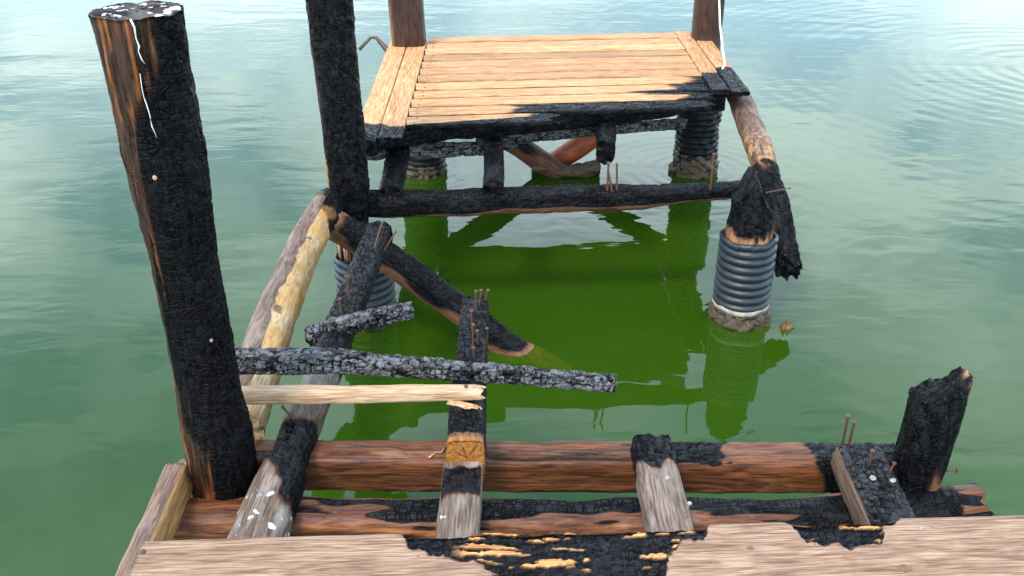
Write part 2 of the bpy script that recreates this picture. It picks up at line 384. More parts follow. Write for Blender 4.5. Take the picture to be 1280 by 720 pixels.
# ------------------------------------------------------------------ the setting: lake
def water_material():
    t = NT('lake_water'); tcn = t.n('ShaderNodeTexCoord'); v = tcn.outputs['Object']
    def rings(cx, cy, k, decay, amp, r0):
        d = t.n('ShaderNodeVectorMath', operation='DISTANCE'); t.l(v, d.inputs[0]); d.inputs[1].default_value = (cx, cy, 0)
        rr = d.outputs['Value']
        env = t.math('MULTIPLY', t.math('POWER', 2.718, t.math('MULTIPLY', rr, -decay)), amp)
        env = t.math('MULTIPLY', env, t.ramp(rr, [(max(0, r0 - 0.1), 0.0), (min(1, r0 + 0.05), 1.0)]) if r0 < 0.9 else 1.0)
        return t.math('MULTIPLY', t.math('SINE', t.math('MULTIPLY', rr, k)), env)
    swell = t.noise(t.mapped(v, (0.55, 1.0, 1)), 0.9, 2, 0.5, 0.4)
    mid = t.noise(t.mapped(v, (0.6, 1.25, 1)), 3.2, 2, 0.5, 0.6)
    fine = t.noise(t.mapped(v, (0.45, 1.2, 1)), 9, 1, 0.5, 0.5)
    gust = t.ramp(t.noise(t.mapped(v, (0.35, 0.8, 1)), 0.8, 4, 0.6), [(0.40, 0.12), (0.66, 1.2)])
    h = t.math('ADD', t.math('MULTIPLY', swell, 0.012), t.math('MULTIPLY', mid, 0.0027))
    h = t.math('ADD', h, t.math('MULTIPLY', t.math('MULTIPLY', fine, gust), 0.0013))
    for a in ((1.30, 6.45, 62, 2.4, 0.0010, 0.16), (-0.62, 6.45, 58, 3.0, 0.0006, 0.16), (5.3, 9.1, 32, 0.40, 0.0008, 0.0), (0.4, 6.3, 60, 3.0, 0.0006, 0.1)):
        h = t.math('ADD', h, rings(*a))
    nrm = t.bump(h)
    fr = t.n('ShaderNodeFresnel'); fr.inputs['IOR'].default_value = 1.45; t.l(nrm, fr.inputs['Normal'])
    gl = t.n('ShaderNodeBsdfGlossy'); gl.inputs['Roughness'].default_value = 0.02; t.l(nrm, gl.inputs['Normal'])
    cl = t.noise(t.mapped(v, (0.5, 1, 1)), 0.5, 3)
    body = t.mix(t.ramp(cl, [(0.35, 0.0), (0.65, 1.0)]), (0.043, 0.118, 0.004), (0.049, 0.130, 0.007))
    df = t.n('ShaderNodeBsdfDiffuse'); t.l(body, df.inputs['Color'])
    tr = t.n('ShaderNodeBsdfTransparent'); tr.inputs['Color'].default_value = (0.9, 0.95, 0.7, 1)
    m1 = t.n('ShaderNodeMixShader'); m1.inputs[0].default_value = 0.6; t.l(df.outputs[0], m1.inputs[1]); t.l(tr.outputs[0], m1.inputs[2])
    m2 = t.n('ShaderNodeMixShader'); t.l(fr.outputs[0], m2.inputs[0]); t.l(m1.outputs[0], m2.inputs[1]); t.l(gl.outputs[0], m2.inputs[2])
    va = t.n('ShaderNodeVolumeAbsorption'); va.inputs['Color'].default_value = (0.55, 0.62, 0.05, 1); va.inputs['Density'].default_value = 4.5
    t.l(va.outputs[0], t.out.inputs['Volume'])
    return t.done(m2.outputs[0])
M_WATER = water_material()
S = 1500; zb = -2.2
wv = [(x, y, z) for z in (zb, 0) for x, y in ((-S, -S), (S, -S), (S, S), (-S, S))]
wf = [(3, 2, 1, 0), (4, 5, 6, 7), (0, 1, 5, 4), (1, 2, 6, 5), (2, 3, 7, 6), (3, 0, 4, 7)]
tag(mesh_obj('water', wv, wf, M_WATER, smooth=False), kind='structure')
def bedz(x, y): return -1.6 + 0.08 * NZ((x, y, 0), 0.5)
gv, gf = [], []
for i in range(41):
    for j in range(41):
        x = (i - 20) ** 3 * 0.12 * 0.2; y = (j - 20) ** 3 * 0.12 * 0.2 + 5
        gv.append((x, y, bedz(x, y)))
for i in range(40):
    for j in range(40): gf.append((i * 41 + j, (i + 1) * 41 + j, (i + 1) * 41 + j + 1, i * 41 + j + 1))
tag(mesh_obj('lake_bed', gv, gf, M_MUD), kind='structure')

# ------------------------------------------------------------------ small parts
def nail(parent, base, d, length, r=0.0026, mat=None, head=0.0065):
    base = Vector(base); d = Vector(d).normalized(); mw = frame_of(base, base + d)
    k = 8; V = []; F = []
    for x, rr in ((-0.02, r), (length, r), (length, head), (length + 0.003, head * 0.85)):
        for i in range(k):
            a = 2 * math.pi * i / k; V.append((x, rr * math.cos(a), rr * math.sin(a)))
    for j in range(3):
        for i in range(k):
            F.append((j * k + i, j * k + (i + 1) % k, (j + 1) * k + (i + 1) % k, (j + 1) * k + i)[::-1])
    F.append(tuple(range(3 * k, 4 * k))); F.append(tuple(range(k))[::-1])
    return mesh_obj('nail', V, [f[::-1] if len(f) == 4 else f for f in F], mat or M_NAIL, mw, parent, False)
def tube(name, pts, r, mat, parent=None, k=8):
    pts = [Vector(p) for p in pts]; V, F = [], []
    for i, p in enumerate(pts):
        d = (pts[min(i + 1, len(pts) - 1)] - pts[max(0, i - 1)]); fr = frame_of(p, p + d).to_3x3()
        rr = r[i] if isinstance(r, (list, tuple)) else r
        for j in range(k):
            a = 2 * math.pi * j / k; V.append((p + fr @ Vector((0, math.cos(a) * rr, math.sin(a) * rr)))[:])
    for i in range(len(pts) - 1):
        for j in range(k): F.append((i * k + j, (i + 1) * k + j, (i + 1) * k + (j + 1) % k, i * k + (j + 1) % k)[::-1])
    F.append(tuple(range(k))[::-1]); F.append(tuple(range((len(pts) - 1) * k, len(pts) * k)))
    return mesh_obj(name, V, F, mat, None, parent)
def sleeve(parent, x, y, z0, z1, r, mat, rough=0.0, pitch=0.042, rim=0.0, seed=0):
    """ribbed pipe: outer ribs, an inner wall and an open top"""
    k = 72; V, F = [], []; prof = []
    n = int((z1 - z0) / (pitch / 10))
    for i in range(n + 1):
        z = z0 + (z1 - z0) * i / n; ph = ((z1 - z) / pitch) % 1
        rr = r - 0.011 * (1 - SS(0.0, 0.22, ph) * SS(0.0, 0.22, 0.78 - ph if ph < 0.78 else 0.0))
        prof.append((rr, z))
    prof += [(r - 0.016, z1), (r - 0.018, z1 - 0.02), (r - 0.018, z1 - 0.12)]
    for rr, z in prof:
        for j in range(k):
            a = 2 * math.pi * j / k; c, s = math.cos(a), math.sin(a)
            q = rr + rough * NZ((c, s, z * 6), 3, 3, 3, seed) + rough * 0.5 * NZ((c, s, z * 6), 9, 9, 5, seed)
            zz = z + rim * SS(z1 - 0.08, z1, z) * (NZ((c, s, 0), 2.2, 2.2, 1, seed + 3) + 0.6 * NZ((c, s, 0), 7, 7, 1, seed + 4))
            V.append((x + q * c, y + q * s, zz))
    for i in range(len(prof) - 1):
        for j in range(k): F.append((i * k + j, i * k + (j + 1) % k, (i + 1) * k + (j + 1) % k, (i + 1) * k + j))
    return mesh_obj('ribbed_sleeve', V, F, mat, None, parent)
def crust(name, parent, x, y, z0, z1, r, mat, amp=0.02, seed=0, f=9):
    k = 90; V, F = [], []; n = max(6, int((z1 - z0) / 0.008))
    for i in range(n + 1):
        t = i / n; z = z0 + (z1 - z0) * t; env = math.sin(math.pi * min(1, max(0, t))) ** 0.4
        for j in range(k):
            a = 2 * math.pi * j / k; c, s = math.cos(a), math.sin(a)
            q = r - 0.02 * (1 - env) + env * amp * (0.4 + NZ((c, s, z * 7), f * 0.4, f * 0.4, f * 0.4, seed) + 0.6 * NZ((c, s, z * 7), f * 1.3, f * 1.3, f, seed + 1))
            V.append((x + q * c, y + q * s, z + 0.01 * NZ((c, s, 0), 4, 4, 1, seed)))
    for i in range(n):
        for j in range(k): F.append((i * k + j, i * k + (j + 1) % k, (i + 1) * k + (j + 1) % k, (i + 1) * k + j))
    return mesh_obj(name, V, F, mat, None, parent)
from mathutils.bvhtree import BVHTree
_bvh = {}
def onto(o, px, py):
    if o not in _bvh:
        m = WM[o]; _bvh[o] = BVHTree.FromPolygons([m @ v.co for v in o.data.vertices], [tuple(p.vertices) for p in o.data.polygons])
    d = (P(px, py, y=1.0) - CAM).normalized(); h = _bvh[o].ray_cast(CAM, d)
    return (h[0], h[1]) if h[0] is not None else None
def nail_at(o, px, py, d, length, **k):
    h = onto(o, px, py)
    if h is None: print('MISS', o.name, px, py); return
    nail(o, h[0], d, length, **k)
def screw_at(o, px, py, head=0.008, mat=None, parent=None):
    h = onto(o, px, py)
    if h is None: print('MISS', o.name, px, py); return
    n = h[1] if h[1].dot(CAM - h[0]) > 0 else -h[1]
    nail(parent or o, h[0] - n * 0.001, n, 0.0015, r=0.003, mat=mat or M_STEEL, head=head)
def splash(o, parent, pix, r, mat):
    pts = [h[0] + (CAM - h[0]).normalized() * 0.001 for h in (onto(o, *q) for q in pix) if h]
    if len(pts) > 1: tube('dropping', pts, r, mat, parent, 6)
M_KNOT = simple('knot_wood', (0.10, 0.05, 0.025), 0.6, 130, 0.002, (0.19, 0.10, 0.045))
M_DROP = simple('dropping', (0.75, 0.75, 0.73), 0.8, 90, 0.001, (0.5, 0.5, 0.48))
full = lambda p, n, u: 1.0
DECK = 0.89

# ------------------------------------------------------------------ posts and piles
# tall charred post beside the near plank
POSTX, POSTY = -0.812, 2.13
t_ = empty('burnt_post', (POSTX, POSTY, -1.0), 'tall leaning black charred post with bird droppings on its flat top', 'post', 'burnt posts of the dock')
def post_char(p, n, u):
    if n.z > 0.7: return 0.40 + 0.4 * NZ(p, 14, 14, 1, 5)
    edge = -0.36 + 0.98 * SS(1.68, 2.0, p.z) - 0.36 * SS(1.6, 1.3, p.z) * SS(1.0, 1.2, p.z) + 0.55 * SS(0.99, 0.86, p.z)
    lat = n.x + 0.35 * n.y * 0
    c = SS(edge - 0.35, edge + 0.30, lat + 0.38 * NZ(p, 30, 30, 1.6, 3) + 0.22 * NZ(p, 70, 70, 5, 4))
    c = 0.37 + 0.63 * c + 0.05 * NZ(p, 50, 50, 3, 7)
    return max(c, SS(-0.1, 0.2, n.y))
def post_fresh(p, n, u):
    if n.z > 0.7 or n.y > 0.3: return 0.0
    v = NZ(p, 60, 60, 2.6, 8) + 0.35 * NZ(p, 140, 140, 7, 9)
    edge = -0.50 + 1.05 * SS(1.75, 1.98, p.z) + 0.75 * SS(0.98, 0.86, p.z)
    return SS(0.30, 0.50, v) * SS(edge + 0.25, edge - 0.2, n.x) * 0.85
def post_white(p, n, u):
    return 1.15 + 0.5 * NZ(p, 12, 12, 1, 5) if n.z > 0.7 else 0.0
PS = timber('shaft', [(POSTX, POSTY, -1.0), (POSTX + 0.006, POSTY, 0.9), (POSTX + 0.004, POSTY, 1.45), (POSTX - 0.004, POSTY, 2.04)], 0.19, 0.19, M_POST, n=2.05,
       step=0.009, around=110, seed=1, parent=t_, char=post_char, fresh=post_fresh, white=post_white, metric='CHEBYCHEV', camp=0.006, block=(0.042, 0.020), warp=0.005, fibre=0.004,
       scale=[(0, 1, 1), (0.62, 0.98, 0.98), (0.66, 0.9, 0.9), (0.80, 0.84, 0.84), (0.9, 0.96, 0.96), (1, 1.02, 1.02)], jag=(0.0, 0.003))
splash(PS, t_, [(163, 24), (168, 34), (170, 48), (174, 58), (173, 64), (177, 74), (181, 80)], [0.0025, 0.0022, 0.0012, 0.0022, 0.0009, 0.0015, 0.0006], M_DROP)
splash(PS, t_, [(175, 92), (177, 108), (180, 122), (183, 130), (187, 143), (190, 158), (196, 172)], [0.0006, 0.0010, 0.0008, 0.0016, 0.0010, 0.0016, 0.0006], M_DROP)
sleeve(t_, POSTX, POSTY, -1.0, 0.42, 0.145, M_SLEEVE, seed=2)
screw_at(PS, 194, 222, 0.006, M_STICK, t_); screw_at(PS, 264, 425, 0.005, None, t_)

# charred post of the middle bay on the left
X2, Y2 = -0.812, 4.36
t_ = empty('burnt_post', (X2, Y2, -1.0), 'tall charred black post between the pale fallen log and the platform', 'post', 'burnt posts of the dock')
def p2_char(p, n, u):
    c = 1.0 + 1.2 * (n.x + 0.62) + 0.9 * NZ(p, 8, 8, 1.4, 13)
    c -= 1.3 * SS(0.60, 0.46, p.z)
    return c if n.x < -0.25 else (1.0 if p.z > 0.56 else 1.0 - SS(0.58, 0.48, p.z + 0.05 * NZ(p, 40, 40, 3, 1)) * 1.0)
def p2_fresh(p, n, u):
    lo = SS(0.56, 0.48, p.z + 0.06 * NZ(p, 40, 40, 2, 1)) * SS(-0.1, 0.15, NZ(p, 60, 60, 3, 3) + 0.1)
    return max(lo, SS(0.1, 0.3, NZ(p, 12, 12, 1.6, 18)) * SS(-0.5, -0.85, n.x))
timber('shaft', [(X2 + 0.035, Y2, -1.0), (X2 + 0.02, Y2, 0.6), (X2 - 0.012, Y2, 2.25)], 0.205, 0.205, M_CHAR, n=2.2, step=0.014, around=72, seed=4, parent=t_, char=p2_char, fresh=p2_fresh,
       metric='CHEBYCHEV', camp=0.012, block=(0.034, 0.046), scale=[(0, 0.9, 0.9), (0.44, 0.72, 0.72), (0.49, 0.8, 0.8), (0.53, 0.98, 0.98), (1, 1.02, 1.02)])
sleeve(t_, X2 + 0.06, Y2, -1.0, 0.36, 0.15, M_SLEEVE, rough=0.003, rim=0.012, seed=5)
crust('shell_crust', t_, X2 + 0.06, Y2, -0.10, 0.085, 0.15, M_CRUST, 0.024, 6)

rf = random.Random(5)
for i in range(7):
    a = R(192 + 75 * i / 6); r0 = 0.060; x0, y0 = X2 + 0.02 + r0 * math.cos(a), Y2 + r0 * math.sin(a); z1 = rf.uniform(0.25, 0.33)
    tube('splinter', [(x0, y0, 0.56), (x0 + 0.020 * math.cos(a), y0 + 0.020 * math.sin(a), 0.45), (x0 + 0.03 * math.cos(a) + rf.uniform(-0.01, 0.01), y0 + 0.02 * math.sin(a), z1)], [0.010, 0.009, 0.002], M_STICK if i % 3 else M_POST, t_, 6)

# burnt-off pile on the right of the middle bay
X3, Y3 = 1.185, 4.36
t_ = empty('burnt_pile', (X3, Y3, -1.0), 'burnt off post stump rising out of a blue black ribbed pipe in open water', 'pile', 'burnt posts of the dock')
def st_char(p, n, u): return SS(0.46, 0.50, p.z + 0.05 * NZ(p, 22, 22, 4, 5) + 0.03 * n.x)
def st_fresh(p, n, u): return SS(0.52, 0.47, p.z + 0.05 * NZ(p, 30, 30, 4, 7)) * SS(-0.1, 0.2, NZ(p, 45, 45, 4, 9) + 0.15)
ST = [(1.02, 0.60), (1.055, 0.655), (1.115, 0.675), (1.14, 0.76), (1.17, 0.805), (1.195, 0.75), (1.225, 0.67), (1.265, 0.60), (1.31, 0.55)]
def st_top(p): return lerp_keys(ST, p.x + 0.012 * NZ(p, 30, 30, 0, 2))[0] - 0.25 * max(0, abs(p.y - Y3) - 0.03) + 0.03 * NZ(p, 34, 34, 0, 8)
timber('stump', [(X3, Y3, -1.0), (X3, Y3, 0.84)], 0.235, 0.235, M_CHAR, n=2.1, step=0.009, around=96, seed=8, parent=t_,
       char=st_char, fresh=st_fresh, ztop=st_top, camp=0.012, block=(0.05, 0.03), warp=0.01, scale=[(0, 1, 1), (0.82, 1, 1), (1, 0.86, 0.86)])
sleeve(t_, X3, Y3, -1.0, 0.47, 0.145, M_SLEEVE, rough=0.002, rim=0.014, pitch=0.043, seed=9)
crust('lime_ring', t_, X3, Y3, 0.07, 0.115, 0.145, M_LIME, 0.003, 3)
crust('shell_crust', t_, X3, Y3, -0.10, 0.085, 0.145, M_CRUST, 0.026, 11)
nail(t_, P(962, 240, y=Y3 - 0.02), (1, 0.1, 0.17), 0.10, r=0.003)

# right near stump: a tall split shell of charred wood
X4, Y4 = 1.132, 2.13
t_ = empty('burnt_post', (X4, Y4, -1.0), 'short split black charred post stump with a sharp tip beside a rusty nailed joist', 'post', 'burnt posts of the dock')
def s4_fresh(p, n, u):
    f = SS(1.03, 1.06, p.z) * SS(1.183, 1.197, p.x) * SS(-0.05, 0.2, NZ(p, 40, 40, 8, 4) + 0.12)
    g = SS(0.84, 0.76, p.z + 0.04 * NZ(p, 30, 30, 6, 2)) * SS(0.0, 0.12, n.x) * 0.8
    return max(f, g)
def s4_char(p, n, u): return 1.0 - 0.55 * SS(0.75, 0.95, n.x + 0.2 * NZ(p, 20, 20, 2))
S4 = [(1.04, 0.94), (1.065, 0.985), (1.08, 1.03), (1.13, 1.055), (1.155, 1.07), (1.175, 1.06), (1.19, 1.095), (1.21, 1.12)]
def s4_top(p): return lerp_keys(S4, p.x + 0.008 * NZ(p, 60, 60, 0, 2))[0] - 0.5 * max(0, p.y - Y4) + 0.022 * NZ(p, 60, 60, 0, 6)
S4O = timber('stump', [(X4, Y4, -1.0), (X4, Y4, 0.75), (X4 + 0.006, Y4, 1.15)], 0.128, 0.14, M_CHAR, n=2.8, step=0.008, around=84, seed=12, parent=t_, char=s4_char,
       fresh=s4_fresh, ztop=s4_top, camp=0.004, block=(0.06, 0.03), warp=0.008, fibre=0.004)
sleeve(t_, X4, Y4, -1.0, 0.42, 0.145, M_SLEEVE, seed=14)
nail(t_, (1.205, 2.10, 0.80), (1, -0.1, 0.05), 0.02)
nail(t_, (1.195, 2.08, 0.74), (1, -0.1, 0.35), 0.035)

# posts of the platform, in ribbed pipes below
t_ = empty('platform_post', (-0.70, 6.52, -1.0), 'dark brown square edged post at the back corner beside a bent strap', 'post', 'posts of the pale platform')
timber('shaft', [(-0.655, 6.5, -1.0), (-0.685, 6.52, 0.5), (-0.73, 6.55, 1.95)], 0.225, 0.21, M_BROWN, n=4.5, step=0.03, around=44, seed=20, parent=t_, warp=0.004,
       fresh=lambda p, n, u: SS(0.05, 0.3, NZ(p, 12, 12, 1.5, 8)) * SS(0.35, 0.8, abs(n.x)) * 0.8, char=lambda p, n, u: SS(0.62, 0.4, p.z))
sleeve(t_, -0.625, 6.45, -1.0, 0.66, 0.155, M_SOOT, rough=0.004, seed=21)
crust('shell_crust', t_, -0.625, 6.45, -0.12, 0.09, 0.152, M_CRUST, 0.022, 22)
t_ = empty('platform_post', (1.33, 6.68, -1.0), 'dark brown post at the back corner with a white rope hanging beside it', 'post', 'posts of the pale platform')
timber('shaft', [(1.315, 6.5, -1.0), (1.325, 6.6, 0.6), (1.345, 6.69, 0.89), (1.35, 6.72, 1.95)], 0.20, 0.2, M_BROWN, n=3.0, step=0.03, around=44, seed=24, parent=t_, warp=0.004,
       char=lambda p, n, u: SS(0.7, 0.5, p.z))
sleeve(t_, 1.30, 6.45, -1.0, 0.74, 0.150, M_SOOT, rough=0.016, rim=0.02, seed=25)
crust('shell_crust', t_, 1.30, 6.45, -0.12, 0.16, 0.150, M_CRUST, 0.028, 26)

# ------------------------------------------------------------------ the pale platform
plat = empty('platform', (0.28, 5.6, DECK), 'square platform of pale pine boards with a charred black front edge', 'platform')
BL, BR, FL = P(531, 46, z=DECK), P(843, 40, z=DECK), P(507, 157, z=DECK)
BL.x = -0.578; FL.x = -0.556; BR.x = 1.150
FR = Vector((1.150, FL.y + (BR.y - BL.y) * 1.15, DECK))
NB = 12
def plat_pt(s, v):
    a = BL.lerp(FL, v); b = BR.lerp(FR, v); return a.lerp(b, s)
def deck_dark(p):
    return 0.0
tips = {11: (0.40, 0.46), 10: (0.365, 0.97), 9: (0.93, 0.985), 8: (0.90, 0.99), 7: (0.98, 0.995)}
for k in range(NB):
    v0, v1 = (k + 0.055) / NB, (k + 0.945) / NB; vm = (v0 + v1) / 2
    w = (plat_pt(0.5, v0) - plat_pt(0.5, v1)).length
    pale, endf = tips.get(k, (1.2, 0.998))
    a, b = plat_pt(0.001, vm), plat_pt(endf, vm)
    for q in (a, b): q.z = DECK - 0.014 + random.Random(k).uniform(-0.002, 0.002)
    xc = plat_pt(pale, vm).x
    front = 1 if k == NB - 1 else 0
    def dch(p, n, u, xc=xc, k=k, w=w, vm=vm):
        tt = (plat_pt(min(1, max(0, u)), vm).y - p.y) / w          # -.5 back edge .. .5 front edge
        c = SS(xc - 0.11, xc + 0.05, p.x - 0.10 * (0.5 - abs(tt)) + 0.04 * NZ(p, 14, 60, 1, k) + (0.03 if k < 11 else 0))
        if k in (8, 9): c = max(c, SS(xc - 0.42, xc - 0.05, p.x) * SS(-0.15 if k == 9 else 0.2, 0.45, (-tt if k == 9 else tt)))
        if k == 11: c = max(c, SS(0.40, 0.5, tt + 0.10 * NZ(p, 16, 1, 1, 3)))
        if n.z < -0.3: c = max(c, SS(4.7, 5.0, 10.0 - p.y))
        return c
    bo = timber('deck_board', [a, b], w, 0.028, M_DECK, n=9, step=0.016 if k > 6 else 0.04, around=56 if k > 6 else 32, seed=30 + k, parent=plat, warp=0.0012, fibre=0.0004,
           char=(lambda p, n, u, f=dch: max(f(p, n, u), 0.5 if n.z < 0.45 else 0.0)) if k > 6 else (lambda p, n, u: 0.5 if n.z < 0.45 else 0.0), camp=0.007, block=(0.03, 0.02), jag=(0.0, 0.035 if k > 8 else 0.0), scale=[(0, 1, 1), (0.93, 1, 1), (1, 0.72, 0.9)] if k > 8 else None)  # char value on board sides also paints seam shade and grime dark
    rk = random.Random(90 + k)
    for sx_ in (0.03, 0.97):
        if sx_ < min(pale, endf) - 0.03:
            for dv in (-0.25, 0.25):
                q = plat_pt(sx_ + rk.uniform(-0.006, 0.006), vm + dv / NB); q.z = DECK - 0.001
                nail(bo, q, (0, 0, 1), 0.0012, r=0.003, head=0.0045)
# border boards
def border(x0, x1, yb, yf, charat, seed, dxf=0.0):
    xm = (x0 + x1) / 2
    timber('border_board', [(xm, yb, DECK - 0.0135), (xm + dxf, yf, DECK - 0.0135)], abs(x1 - x0) - 0.006, 0.029, M_DECK, n=9, step=0.016, around=48, seed=seed, parent=plat, warp=0.0012,
           fibre=0.0004, char=lambda p, n, u: SS(charat + 0.035, charat - 0.05, p.y + 0.05 * NZ(p, 20, 8, 1, seed)), camp=0.006, block=(0.03, 0.024), jag=(0, 0.012))
border(-0.838, -0.712, 6.62, 4.56, 4.80, 61, 0.035); border(-0.711, -0.581, 6.62, 4.60, 4.79, 62, 0.03)
border(1.154, 1.262, 6.88, 5.43, 5.80, 63); border(1.264, 1.374, 6.88, 5.40, 5.92, 64)
# charred rim under the front edge and the lower ledger
def zpt(px, py, z): return P(px, py, z=z)
timber('rim_beam', [P(456, 176, z=0.815), P(560, 164, z=0.815), P(700, 152, z=0.815), P(862, 136, z=0.815)], 0.075, 0.10, M_CHAR, n=4, step=0.012, around=48, seed=66, parent=plat, char=full, camp=0.012,
       block=(0.04, 0.03), scale=[(0, 1, 1), (0.7, 0.9, 0.95), (0.9, 0.8, 0.8), (1, 0.5, 0.4)], jag=(0.01, 0.04))
timber('ledger', [P(452, 191, z=0.70), P(540, 187, z=0.70), P(640, 184, z=0.70)], 0.10, 0.075, M_ASH, n=3, step=0.010, around=48, seed=67, flat=True, parent=plat, char=full, camp=0.015, block=(0.045, 0.035),
       warp=0.012, jag=(0.01, 0.05), scale=[(0, 1, 1), (0.6, 1, 1), (0.85, 0.8, 0.7), (1, 0.4, 0.35)])
timber('ledger', [P(596, 176, z=0.72), P(740, 163, z=0.72), P(856, 154, z=0.72)], 0.07, 0.06, M_ASH, n=3.4, step=0.010, around=44, seed=68, flat=True, parent=plat, char=full, camp=0.010, block=(0.032, 0.028), jag=(0.02, 0.012))
# joist stubs reaching out to the burnt cross beam
def stub(pa, pb, w, h, seed, nb=5.9, jag=0.01, mat=M_CHAR, keys=None):
    a, b = Vector(pa), Vector(pb); back = a + (a - b).normalized() * max(0.05, (nb - a.y))
    timber('joist', [back, a, b], w, h, mat, n=3.2, step=0.012, around=44, seed=seed, parent=plat, char=full, camp=0.011, block=(0.035, 0.03), jag=(0, jag), scale=keys)
stub(P(497, 198, z=0.70), P(487, 244, z=0.66), 0.115, 0.10, 71)
stub(P(617, 192, z=0.71), P(617, 238, z=0.68), 0.105, 0.10, 72)
stub(P(758, 166, z=0.745), P(757, 190, z=0.73), 0.11, 0.13, 73, keys=[(0, 1, 0.8), (0.8, 1, 1), (1, 0.9, 1.1)])
timber('joist', [(1.22, 5.52, 0.80), (1.22, 6.7, 0.80)], 0.09, 0.13, M_CHAR, n=4, step=0.03, around=32, seed=74, parent=plat, char=lambda p, n, u: SS(6.2, 5.8, p.y))
timber('joist', [(-0.74, 4.75, 0.80), (-0.74, 6.6, 0.80)], 0.09, 0.13, M_CHAR, n=4, step=0.03, around=32, seed=75, parent=plat, char=lambda p, n, u: SS(6.2, 5.8, p.y))
timber('ledger', [(-0.82, 6.40, 0.665), (1.38, 6.50, 0.665)], 0.11, 0.12, M_BEAM, n=4, step=0.03, around=32, seed=76, parent=plat, char=lambda p, n, u: 0.7 + 0.6 * NZ(p, 2, 2, 2))
# clump of ash on the end of a stub
# cross braces between the piles, meeting at the water
timber('brace', [(-0.70, 6.36, 0.74), (0.34, 6.40, 0.0), (0.98, 6.43, -0.46)], 0.16, 0.16, M_CHAR, n=2, step=0.02, around=40, seed=77, parent=plat, warp=0.006,
       char=lambda p, n, u: SS(0.06, 0.32, p.z + 0.08 * NZ(p, 6, 6, 6, 2)) * (0.4 + 0.6 * SS(-0.6, 0.3, n.z)))
timber('brace', [(1.30, 6.52, 0.76), (0.27, 6.54, 0.0), (-0.35, 6.55, -0.46)], 0.16, 0.16, M_RED, n=2, step=0.02, around=40, seed=78, parent=plat, warp=0.004,
       char=lambda p, n, u: SS(0.26, 0.36, p.z + 0.03 * NZ(p, 8, 8, 8, 2)))
# weed and shells along the braces where they meet the water
timber('weed_crust', [(0.14, 6.40, 0.055), (0.36, 6.38, 0.02), (0.62, 6.40, 0.045)], 0.14, 0.09, M_CRUST, n=2, step=0.01, around=40, seed=79, parent=plat, warp=0.03)
# things that hang about the platform
tag(tube('rope', [P(899, -40, y=6.62), P(899, 0, y=6.6), P(900, 30, y=6.5), P(903, 58, y=6.3), P(906, 80, z=DECK + 0.004), P(903, 86, z=DECK + 0.004)], 0.0065, M_ROPE), 'thin white rope hanging down beside the dark brown platform post', 'rope')
tag(tube('strap', [P(449, 62, y=6.58), P(463, 47, y=6.62), P(470, 47, y=6.62), P(484, 62, y=6.6), P(489, 66, y=6.56)], [0.012, 0.012, 0.012, 0.022, 0.016], M_WIRE), 'thin dark bent strap sticking out beside the platform post', 'strap')
tag(timber('leaning_brace', [P(922, 116, z=0.775), P(950, 190, y=5.0), P(972, 262, y=4.62), P(986, 338, y=4.42)], 0.135, 0.125, M_BARK, n=2.6, step=0.012, around=52, seed=81, warp=0.007,
       char=lambda p, n, u: SS(0.58, 0.66, u + 0.05 * NZ(p, 9, 9, 9, 4)), camp=0.016, block=(0.04, 0.035), jag=(0.0, 0.03),
       fresh=lambda p, n, u: 0.6 * SS(0.02, 0.2, NZ(p, 40, 40, 8, 8)) * SS(0.3, 0.5, u) * SS(0.66, 0.6, u)), 'weathered brace log leaning from the platform corner to a charred end', 'brace log')

# ------------------------------------------------------------------ burnt middle cross beam
def hb_char(p, n, u): return SS(-0.55, -0.15, n.z + 0.25 * NZ(p, 5, 5, 5, 2) + 0.5 * SS(0.35, 0.1, u) + 0.2 * SS(0.7, 1, u) - 0.1)
hb = timber('cross_beam', [P(440, 254, y=4.44), P(560, 254, y=4.46), P(690, 248, y=4.5), P(800, 246, y=4.52), P(860, 241, y=4.54), P(932, 236, y=4.56)], 0.12, 0.13, M_CHAR, n=3.0, step=0.012, around=56, seed=85,
       char=hb_char, camp=0.008, block=(0.024, 0.022), warp=0.008, scale=[(0, 1, 1), (0.4, 1, 1), (0.7, 0.95, 0.95), (0.85, 0.85, 0.68), (1, 0.7, 0.6)], jag=(0, 0.01))
tag(hb, 'long charred cross beam spanning the water in front of the platform', 'beam')
for px, y0, y1, dx_ in ((759, 233, 200, 0.0), (771, 233, 201, -0.05), (888, 232, 189, 0.0), (765, 235, 212, -0.22)):
    nail_at(hb, px, y0 + 4, (dx_, 0, 1), (y0 - y1) / 232, r=0.0055, head=0.009)
for px, py, d, l in ((497, 300, (0.05, 0.1, 1), 0.10),): pass

# ------------------------------------------------------------------ fallen timbers on the left
def pale_fresh(p, n, u): return SS(-0.02, 0.25, NZ(p, 5, 9, 9, 31) + 0.12 * n.x) * 0.55 + SS(0.05, 0.0, abs(u - 0.5) - 0.03) * 0.3
log = timber('fallen_log', [P(300, 540, y=2.34), P(345, 395, y=3.12), P(380, 312, y=3.8), P(413, 252, y=4.28)], 0.15, 0.145, M_PALE, n=2.1, step=0.012, around=64, seed=90, warp=0.005, fibre=0.002,
       fresh=pale_fresh, char=lambda p, n, u: SS(0.87, 0.93, u + 0.05 * NZ(p, 8, 8, 8, 4) + 0.05 * n.x), camp=0.009, jag=(0.01, 0.01), scale=[(0, 0.92, 0.92), (0.4, 1.02, 1.02), (1, 0.98, 0.98)])
tag(log, 'pale peeled log with a strip of bark lying between two tall burnt posts', 'log')
